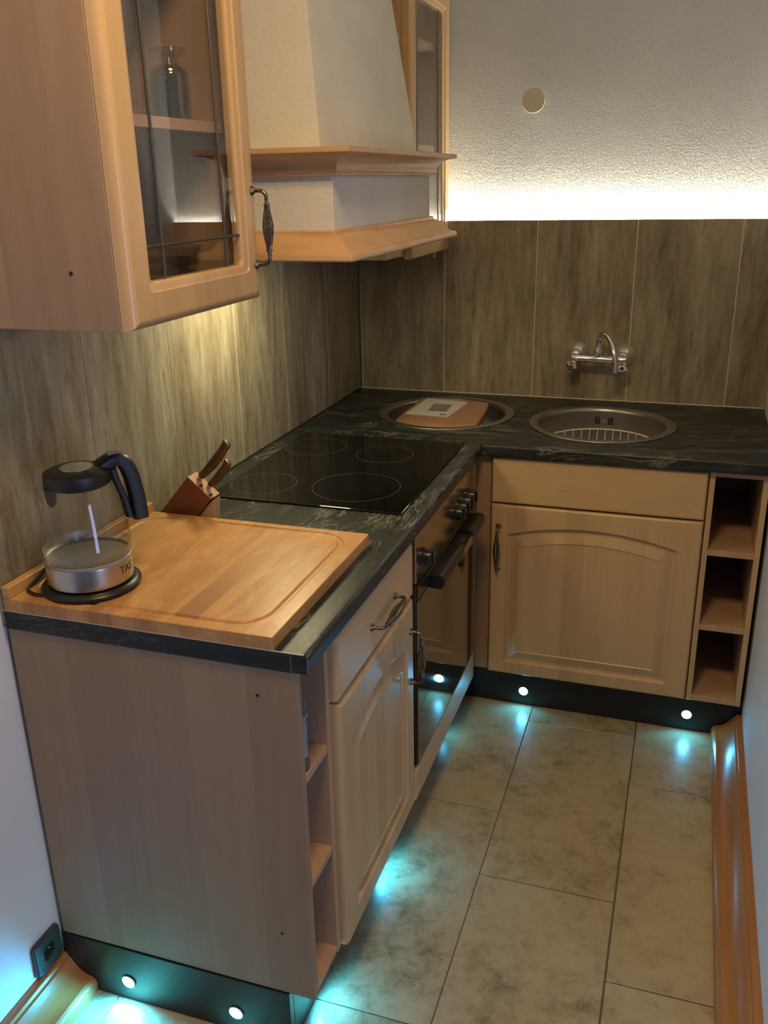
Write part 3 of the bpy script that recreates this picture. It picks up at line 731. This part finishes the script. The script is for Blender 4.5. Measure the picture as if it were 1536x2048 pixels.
def glass_door(f, u0, u1, v0, v1, w0, w1, gu0, gu1, gv0, gv1, rnd=.016):
    k = 4
    R = [round_ring(u0, u1, v0, v1, w0, .0005, k)]
    for i in range(6):
        a = PI/2*i/5; ins = rnd*(1-math.cos(a)); R.append(round_ring(u0+ins, u1-ins, v0+ins, v1-ins, w1-rnd*(1-math.sin(a)), .0005, k))
    for ins, d, r in ((-.016, 0, .012), (-.0145, .003, .012), (-.011, .0042, .012), (-.006, .0045, .011), (-.002, .006, .010), (0, .009, .010), (0, w1-w0, .010)):
        R.append(round_ring(gu0+ins, gu1-ins, gv0+ins, gv1-ins, w1-d, r, k))
    R.append(R[0])
    b = BM(); V = [[b.verts.new(f(p)) for p in r] for r in R[:-1]]; V.append(V[0]); n = len(V[0])
    for A, B in zip(V, V[1:]):
        for i in range(n):
            try: b.faces.new((A[i], A[(i+1) % n], B[(i+1) % n], B[i]))
            except ValueError: pass
    return b
GU0, GU1, GV0 = -1.856, -1.543, 1.467; GV1 = ZT-.07
dr = link('door', glass_door(FX, y0+.001, y1, ZB+.001, ZT-.001, XW+.0012, XWF, GU0, GU1, GV0, GV1), beech, parent=wc, smooth=True)
link('pane', box(BM(), XWF-.014, XWF-.011, GU0-.004, GU1+.004, GV0-.004, GV1+.004), pane_glass, parent=dr)
bm = BM(); bow_handle(bm, FX, -1.500, 1.529, XWF-.001, .132, True, .030); link('handle', bm, antique, parent=dr, smooth=True)
for seg_ in (((-1.8075, GV0+.001), (-1.8075, GV1-.001)), ((-1.5975, GV0+.001), (-1.5975, GV1-.001)), ((GU0+.001, 1.519), (GU1-.001, 1.519))):
    bm = BM(); tube(bm, [(XWF-.0108, *seg_[0]), (XWF-.0108, *seg_[1])], .0026, 8); link('lead_came', bm, came_m, parent=dr, smooth=True)

# glassware inside
def ware(name, prof, c, label, cat, group=None, m=None):
    bm = BM(); lathe(bm, prof, c, 32, cap0=False, cap1=False); return tag(link(name, bm, m or ware_glass, c, smooth=True), label, cat, group)
ware('glass_jar', [(.0, .003), (.030, .002), (.034, .006), (.034, .078), (.030, .088), (.018, .094), (.016, .104), (.032, .114), (.033, .120), (.013, .120), (.012, .100), (.027, .086), (.031, .076), (.031, .01), (0, .007)], (.225, -1.552, 1.711), 'squat clear glass jar with a wide flat lid on the cabinet shelf', 'jar')
ware('glass_goblet', [(.0, .003), (.034, .002), (.034, .005), (.006, .012), (.005, .075), (.012, .085), (.034, .11), (.040, .15), (.036, .19), (.034, .19), (.038, .15), (.032, .112), (0, .09)], (.190, -1.655, 1.711), 'tall stemmed glass behind the left lead line, on the cabinet shelf', 'glass')
ware('glass_carafe', [(.0, .003), (.040, .002), (.044, .008), (.044, .05), (.036, .09), (.018, .13), (.016, .19), (.022, .2), (.020, .2), (.014, .19), (.016, .13), (.034, .088), (.041, .05), (.041, .01), (0, .007)], (.110, -1.640, 1.711), 'tall clear glass carafe at the back of the cabinet shelf', 'carafe')
for k, (z, r_) in enumerate(((0, .070), (.022, .074), (.044, .078))):
    ware('glass_bowl', [(.0, .003), (r_*.5, .002), (r_*.82, .018), (r_, .044), (r_-.003, .045), (r_*.8, .021), (r_*.48, .006), (0, .006)], (.215, -1.625, ZB+.0172+z), ('lowest of the three stacked clear glass bowls in the cabinet', 'middle one of the three stacked clear glass bowls in the cabinet', 'topmost of the three stacked clear glass bowls in the cabinet')[k], 'bowl', 'stacked glass bowls')
for k, (x, y) in enumerate(((.10, -1.735), (.20, -1.780))):
    ware('drinking_glass', [(.0, .003), (.028, .002), (.034, .10), (.0325, .1), (.027, .006), (0, .006)], (x, y, ZB+.0172), ('drinking glass at the back left of the cabinet bottom', 'drinking glass at the front left of the cabinet bottom')[k], 'glass', 'drinking glasses')

# open shelf unit beside the hood and the corner cabinet with glass door
os_ = root('open_wall_shelf', 'narrow open beech wall shelf squeezed between hood chimney and corner cabinet', 'shelf', (.15, -.52, 1.40))
y0, y1 = -.615, -.446
link('side_panel', box(BM(), .001, .310, y1-.016, y1, ZB, ZT), beech_in, parent=os_)
link('back_panel', box(BM(), .001, .008, y0, y1-.016, ZB, ZT), beech_in, parent=os_)
for z in (ZB, 1.70, 1.965): link('shelf', box(BM(), .008, .3095, y0, y1-.0162, z, z+.018), beech, parent=os_)
cc = root('corner_wall_cabinet', 'tall beech wall cabinet with glazed door in the room corner behind the hood', 'cabinet', (.15, -.22, ZB))
y0, y1 = -.444, -.012
link('side_panel', box(BM(), .001, .312, y0, y0+.016, ZB-.004, ZT), beech, parent=cc)
link('side_panel', box(BM(), .001, .312, y1-.016, y1, ZB-.004, ZT), beech, parent=cc)
link('back_panel', box(BM(), .001, .008, y0+.016, y1-.016, ZB, ZT), beech_in, parent=cc)
bt = link('bottom_panel', box(BM(), .008, .312, y0+.0162, y1-.0162, ZB-.004, ZB+.018), beech_in, parent=cc)
for z in (1.693, 1.985):
    bm = BM(); rg = round_ring(.009, .300, y0+.017, y1-.017, z, .03, 6); loft(bm, [[Vector(p) for p in rg], [Vector((p[0], p[1], z+.018)) for p in rg]]); link('shelf', bm, beech_in, parent=cc)
gu0, gu1 = y0+.070, y1-.064
dr = link('door', glass_door(FX, y0, y1, ZB-.012, ZT, .3132, .336, gu0, gu1, ZB+.065, ZT-.07, .005), beech, parent=cc, smooth=True)
link('pane', box(BM(), .326, .329, gu0-.003, gu1+.003, ZB+.06, ZT-.066), pane_glass, parent=dr)
for yy in (gu0+.014, gu1-.050):
    bm = BM(); tube(bm, [(.3297, yy, ZB+.066), (.3297, yy, ZT-.071)], .0022, 8); link('lead_came', bm, came_m, parent=dr, smooth=True)
# small white hook under the corner cabinet
bm = BM(); pts = [(.318, -.135, ZB-.0125), (.318, -.135, ZB-.022)]
for i in range(9): a = PI*i/8*1.2; pts.append((.318, -.135+.008-.008*math.cos(a), ZB-.022-.008*math.sin(a)))
tube(bm, pts, .0016, 8); tag(link('cup_hook', bm, white_wire, (.318, -.135, ZB-.0122), smooth=True), 'small white hook under the glazed corner cabinet', 'hook')

# ------------------------------------------------------------------ pastry board
BX0, BX1, BY0, BY1, BZ0, BZ1 = .003, .538, YEND-.001, -1.446, ZC+.0006, ZC+.024
pb = root('pastry_board', 'large worn beech pastry board with juice groove on the worktop end', 'cutting board', (.27, -1.68, BZ0))
k = 8
R = [round_ring(BX0, BX1, BY0, BY1, BZ0, .002, k), round_ring(BX0, BX1, BY0, BY1, BZ1-.001, .002, k), round_ring(BX0+.001, BX1-.001, BY0+.001, BY1-.001, BZ1, .002, k)]
g0 = (BX0+.022, BX1-.028, BY0+.022, BY1-.018)
for ins, d in ((0, 0), (.002, .002), (.005, .0034), (.009, .0034), (.012, .002), (.014, 0)):
    R.append(round_ring(g0[0]+ins, g0[1]-ins, g0[2]+ins, g0[3]-ins, BZ1-d, .070-ins, k))
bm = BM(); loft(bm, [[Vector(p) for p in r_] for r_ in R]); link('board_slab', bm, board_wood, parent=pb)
link('back_rail', box(BM(), BX0, BX0+.017, BY0, BY1, BZ1+.0001, BZ1+.022, .0012, 1), board_wood, parent=pb)

# ------------------------------------------------------------------ kettle on its base
KX, KY, KZ = .126, -1.826, BZ1
kb = root('power_base', 'round black kettle power base with a looped cord on the pastry board', 'kettle base', (KX, KY, KZ))
bm = BM(); lathe(bm, [(.086, 0), (.089, .003), (.089, .008), (.084, .0125), (.080, .014), (.0, .014)], (KX, KY, KZ+.0003), 56); link('base_plate', bm, black_gloss, parent=kb, smooth=True)
cz = KZ+.0040
bm = BM(); tube(bm, smooth_path([(KX-.028, KY-.074, cz+.002), (.078, -1.898, cz), (.054, -1.899, cz), (.0285, -1.884, cz), (.0265, -1.850, cz+.008), (.0255, -1.80, cz+.024), (.0245, -1.75, cz+.026), (.0255, -1.70, cz+.014), (.034, -1.66, cz)], 8, cz), .0031, 8)
link('cord', bm, black_plastic, parent=kb, smooth=True)

kt = root('kettle', 'glass electric kettle with steel band and black lid and handle, on its base', 'kettle', (KX, KY, KZ+.015))
ang = math.radians(50); hd_ = Vector((math.cos(ang), math.sin(ang), 0)); sd = Vector((-hd_.y, hd_.x, 0))
Z0 = KZ+.0155
bm = BM(); lathe(bm, [(.070, 0), (.0765, .002), (.0772, .008), (.0772, .040), (.076, .044), (.0, .044)], (KX, KY, Z0), 64); band = link('steel_band', bm, steel, parent=kt, smooth=True)
bm = BM(); lathe(bm, [(.0772, 0), (.0782, .001), (.0782, .005), (.0765, .006)], (KX, KY, Z0+.042), 64, cap0=False, cap1=False); link('seal_ring', bm, grey_plastic, parent=kt, smooth=True)
# glass body with a poured lip on the side away from the handle
prof = [(.0765, .046), (.0800, .060), (.0800, .075), (.0770, .098), (.0715, .125), (.0645, .152), (.0580, .174), (.0545, .186), (.0535, .190)]
def body(prof, off=0):
    rings = []
    for i, (r_, h) in enumerate(prof):
        ring = []
        for q in range(64):
            a = 2*PI*q/64; d = Vector((math.cos(a), math.sin(a), 0)); cs = d.dot(-hd_)
            lip = max(0, (cs-.86)/.14)**1.2*.022*max(0, (h-.150)/.04) if h > .150 else 0
            ring.append(Vector((KX, KY, Z0+h-.25*lip))+d*(r_-off+lip))
        rings.append(ring)
    return rings
bm = BM(); loft(bm, body(prof), True, False, False); link('glass_body', bm, kettle_glass, parent=kt, smooth='all')
bm = BM(); lathe(bm, [(.0, .047), (.066, .0472), (.0735, .050), (.0765, .058), (.0772, .066)], (KX, KY, Z0), 48, cap0=False, cap1=False); link('bottom_glass', bm, scale_glass, parent=kt, smooth='all')
bm = BM(); lathe(bm, [(.052, .180), (.0565, .183), (.0590, .187), (.0590, .200), (.0575, .206), (.050, .210), (.030, .2125), (.0, .213)], (KX, KY, Z0), 56); lid = link('lid', bm, black_plastic, parent=kt, smooth=True)
bm = BM(); lathe(bm, [(.029, .2122), (.0285, .2137), (.0, .2145)], (KX, KY, Z0), 40); link('lid_plate', bm, steel, parent=lid, smooth=True)
# spout filter hanging below the lid inside the lip
bm = BM(); c0 = Vector((KX, KY, Z0))-hd_*.050
rings = []
for h, wd, dp in ((.184, .020, .010), (.170, .018, .010), (.155, .012, .008), (.148, .004, .004)):
    rings.append([c0+Vector((0, 0, h))+sd*(wd*math.cos(t*PI/6))-hd_*(dp*math.sin(t*PI/6)) for t in range(12)])
loft(bm, rings); link('spout_filter', bm, black_plastic, parent=kt, smooth=True)
# handle: strap from lid out and down
def strap(pts, widths, thick):
    b = BM(); rings = []
    P = [Vector(p) for p in pts]
    for i, p in enumerate(P):
        t = (P[min(i+1, len(P)-1)]-P[max(i-1, 0)]).normalized(); n = sd.cross(t).normalized()
        wv, th = widths[i], thick[i]; ring = []
        for q in range(12):
            a = 2*PI*q/12; ca, sa = math.cos(a), math.sin(a)
            ring.append(p+sd*(wv*math.copysign(abs(ca)**.6, ca))+n*(th*math.copysign(abs(sa)**.6, sa)))
        rings.append(ring)
    loft(b, rings); return b
def kp(o, h): return Vector((KX, KY, Z0+h))+hd_*o
ctrl = [kp(.036, .203), kp(.056, .213), kp(.073, .215), kp(.086, .205), kp(.094, .182), kp(.099, .152), kp(.102, .122), kp(.103, .098)]
P = smooth_path(ctrl, 4); m = len(P)
bm = strap(P, [.024-.007*min(1, i/8) for i in range(m)], [.010+.0045*min(1, i/10) for i in range(m)]); hnd = link('handle', bm, black_plastic, parent=kt, smooth=True)
P = smooth_path([kp(.062, .200), kp(.067, .175), kp(.077, .140), kp(.083, .104)], 4)
bm = strap(P, [.012]*len(P), [.0065]*len(P)); link('handle_spine', bm, black_plastic, parent=kt, smooth=True)
bm = BM(); box(bm, -.012, .012, -.009, .009, 0, .006, .002, 2); bmesh.ops.transform(bm, matrix=Matrix.Translation(kp(.068, .2245))@Matrix.Rotation(ang, 4, 'Z'), verts=bm.verts); link('switch', bm, grey_plastic, parent=hnd, smooth=True)
# lettering on the band
def text_mesh(txt, size):
    cu = bpy.data.curves.new('txt', 'FONT'); cu.body = txt; cu.size = size; cu.align_x = 'CENTER'; cu.align_y = 'CENTER'; cu.extrude = .0002
    to = bpy.data.objects.new('txt', cu); COL.objects.link(to)
    me = bpy.data.meshes.new_from_object(to.evaluated_get(bpy.context.evaluated_depsgraph_get()))
    bpy.data.objects.remove(to); b = BM(); b.from_mesh(me); bpy.data.meshes.remove(me); return b
bm = text_mesh('TAS', .021); ta = math.radians(2)
bmesh.ops.subdivide_edges(bm, edges=bm.edges[:], cuts=1)
for v in bm.verts:
    a = ta+v.co.x/.0772; rr_ = .0774+v.co.z
    v.co = Vector((KX+rr_*math.cos(a), KY+rr_*math.sin(a), Z0+.026+v.co.y))
link('lettering', bm, print_ink, parent=band)

# ------------------------------------------------------------------ knife block and knives
q = Vector((.654, 0, .756)); nrm = Vector((.756, 0, -.654))
kbk = root('knife_block', 'slanted dark red wooden knife block leaning at the wall behind the pastry board', 'knife block', (.09, -1.40, ZC))
zf = ZC+.001
BL = Vector((.012, 0, zf)); TL = BL+q*.138; TR = TL+nrm*.072
tt = (TR.z-zf)/q.z; BR = TR-q*tt
ky0, ky1 = -1.424, -1.383
poly = [BL, BR, TR, TL]
bm = BM(); prism(bm, [Vector((p.x, ky0, p.z)) for p in poly], (0, 0, 0), (0, ky1-ky0, 0)); link('block', bm, block_wood, parent=kbk)
bm = BM(); prism(bm, [Vector((p.x, ky0+.0005, p.z)) for p in (TL+q*.0002, TR+q*.0002, TR+q*.0012, TL+q*.0012)], (0, 0, 0), (0, ky1-ky0-.001, 0)); link('slot_face', bm, block_top, parent=kbk)
bm = BM(); FT = BR+q*.052; prism(bm, [Vector((p.x, ky0+.008, p.z)) for p in (Vector((BR.x+.001, 0, zf)), Vector((BR.x+.046, 0, zf)), FT+Vector((.018, 0, .014)), FT+Vector((.001, 0, -.001)))], (0, 0, 0), (0, ky1-ky0-.010, 0)); link('foot', bm, beech_trim, parent=kbk)
bm = BM()
for s_, y in ((.034, ky0+.010), (.064, ky0+.010)):
    bm = BM()
    p = TL+nrm*s_+q*.0013
    t = bmesh.new(); bmesh.ops.create_cube(t, size=1)
    for v in t.verts: v.co = Vector((p.x, y, p.z))+nrm*(v.co.x*.004)+Vector((0, v.co.y*.014, 0))+q*(v.co.z*.0008)
    merge(bm, t)
    link('slot', bm, dark_hole, parent=kbk)
def knife(s_, y, Lh, wd, label):
    base = TL+nrm*s_+q*.0022; base.y = y
    kn = root('kitchen_knife', label, 'knife', tuple(base), 'knives in the block')
    rings = []
    for t, w_, d_ in ((0, .55, .55), (.02, .8, .8), (.15, .85, .9), (.4, 1.05, 1.0), (.65, 1.0, 1.0), (.85, .95, .95), (.95, 1.0, .95)):
        c_ = base+q*(.006+Lh*t)+nrm*(.004*math.sin(t*PI))
        rings.append([c_+nrm*(wd*w_*math.cos(k_*PI/8))+Vector((0, wd*.62*d_*math.sin(k_*PI/8), 0)) for k_ in range(16)])
    bm = BM(); loft(bm, rings); link('handle', bm, handle_wood, parent=kn, smooth=True)
    rings = []
    for t, w_ in ((.951, 1.02), (.98, 1.0), (1.0, .8), (1.012, .4)):
        c_ = base+q*(.006+Lh*t)
        rings.append([c_+nrm*(wd*w_*math.cos(k_*PI/8))+Vector((0, wd*.64*w_*math.sin(k_*PI/8), 0)) for k_ in range(16)])
    bm = BM(); loft(bm, rings); link('end_cap', bm, antique, parent=kn, smooth=True)
    bm = BM(); rings = [[base+q*t+nrm*(wd*.6*math.cos(k_*PI/6))+Vector((0, wd*.45*math.sin(k_*PI/6), 0)) for k_ in range(12)] for t in (0, .0058)]; loft(bm, rings); link('bolster', bm, steel, parent=kn, smooth=True)
knife(.018, ky0+.026, .114, .0108, 'longer brown-handled knife, upper one in the knife block')
knife(.046, ky0+.026, .080, .0096, 'shorter brown-handled knife, lower one in the knife block')

# ------------------------------------------------------------------ wall socket, bottle in the shelf
sk = root('wall_socket', 'anthracite power socket low on the left wall beside the end panel', 'socket', (-TP, -1.966, .128))
sy, sz = -1.967, .128
R = [round_ring(sy-.040, sy+.040, sz-.040, sz+.040, -TP+.0003, .010), round_ring(sy-.040, sy+.040, sz-.040, sz+.040, -TP+.008, .010), round_ring(sy-.037, sy+.037, sz-.037, sz+.037, -TP+.011, .009), round_ring(sy-.028, sy+.028, sz-.028, sz+.028, -TP+.011, .004), round_ring(sy-.0275, sy+.0275, sz-.0275, sz+.0275, -TP+.0095, .004)]
bm = BM(); loft(bm, [[FX(p) for p in r_] for r_ in R], True, True, False); link('frame', bm, socket_m, parent=sk, smooth=True)
n = 28; rr_ = round_ring(sy-.0275, sy+.0275, sz-.0275, sz+.0275, -TP+.0105, .006, 6); cxx = Vector((sy, sz))
rings = [rr_]
for r_, d in ((.0205, .0105), (.0195, .0095), (.0190, -.004)):
    rings.append([(sy+r_*(p[0]-sy)/math.hypot(p[0]-sy, p[1]-sz), sz+r_*(p[1]-sz)/math.hypot(p[0]-sy, p[1]-sz), -TP+d) for p in rr_])
bm = BM(); loft(bm, [[FX(p) for p in r_] for r_ in rings], True, False, False); ins = link('insert', bm, socket_m, parent=sk, smooth=True)
bm = BM(); lathe(bm, [(.0188, .0012), (.0, .0014)], (-TP, sy, sz), 28, 'x', cap0=False); link('socket_bottom', bm, dark_hole, parent=ins)
bm = BM()
for dy in (-.0095, .0095): lathe(bm, [(.0024, 0), (.0024, .002), (.001, .0025)], (-TP+.0014, sy+dy, sz), 10, 'x')
box(bm, -TP+.0014, -TP+.008, sy-.003, sy+.003, sz-.0185, sz-.0165); link('contacts', bm, chrome, parent=ins)

bt = root('plastic_bottle', 'clear plastic bottle with white print, half hidden on the top shelf of the end unit', 'bottle', (.52, -1.872, .6345))
bx, by, bz = .5495, -1.8810, .6345
bm = BM(); lathe(bm, [(.0, 0), (.020, 0), (.022, .004), (.022, .120), (.0195, .145), (.012, .160), (.011, .168)], (bx, by, bz), 28); link('bottle_body', bm, mat('grey_translucent_plastic', (.10, .085, .085), .3), parent=bt, smooth=True)
bm = BM(); lathe(bm, [(.0125, .168), (.0125, .186), (.011, .188), (0, .188)], (bx, by, bz), 20); link('cap', bm, black_plastic, parent=bt, smooth=True)
bm = BM(); lathe(bm, [(.0222, .030), (.0225, .031), (.0225, .112), (.0222, .113)], (bx, by, bz), 28, cap0=False, cap1=False); lb = link('label_band', bm, bottle_label, parent=bt, smooth=True)
bm = BM()
for k_ in range(14):
    z = bz+.036+.0052*k_; a0 = -.2+.15*random.random(); a1 = a0+.4+.5*random.random()
    V1 = [bm.verts.new((bx+.0228*math.cos(a0+(a1-a0)*i/4), by+.0228*math.sin(a0+(a1-a0)*i/4), z)) for i in range(5)]
    V2 = [bm.verts.new((bx+.0228*math.cos(a0+(a1-a0)*i/4), by+.0228*math.sin(a0+(a1-a0)*i/4), z+.0026)) for i in range(5)]
    for i in range(4): bm.faces.new((V1[i], V1[i+1], V2[i+1], V2[i]))
link('print_marks', bm, print_ink, parent=lb)

for o in bpy.data.objects:
    if '_o' in o: del o['_o']
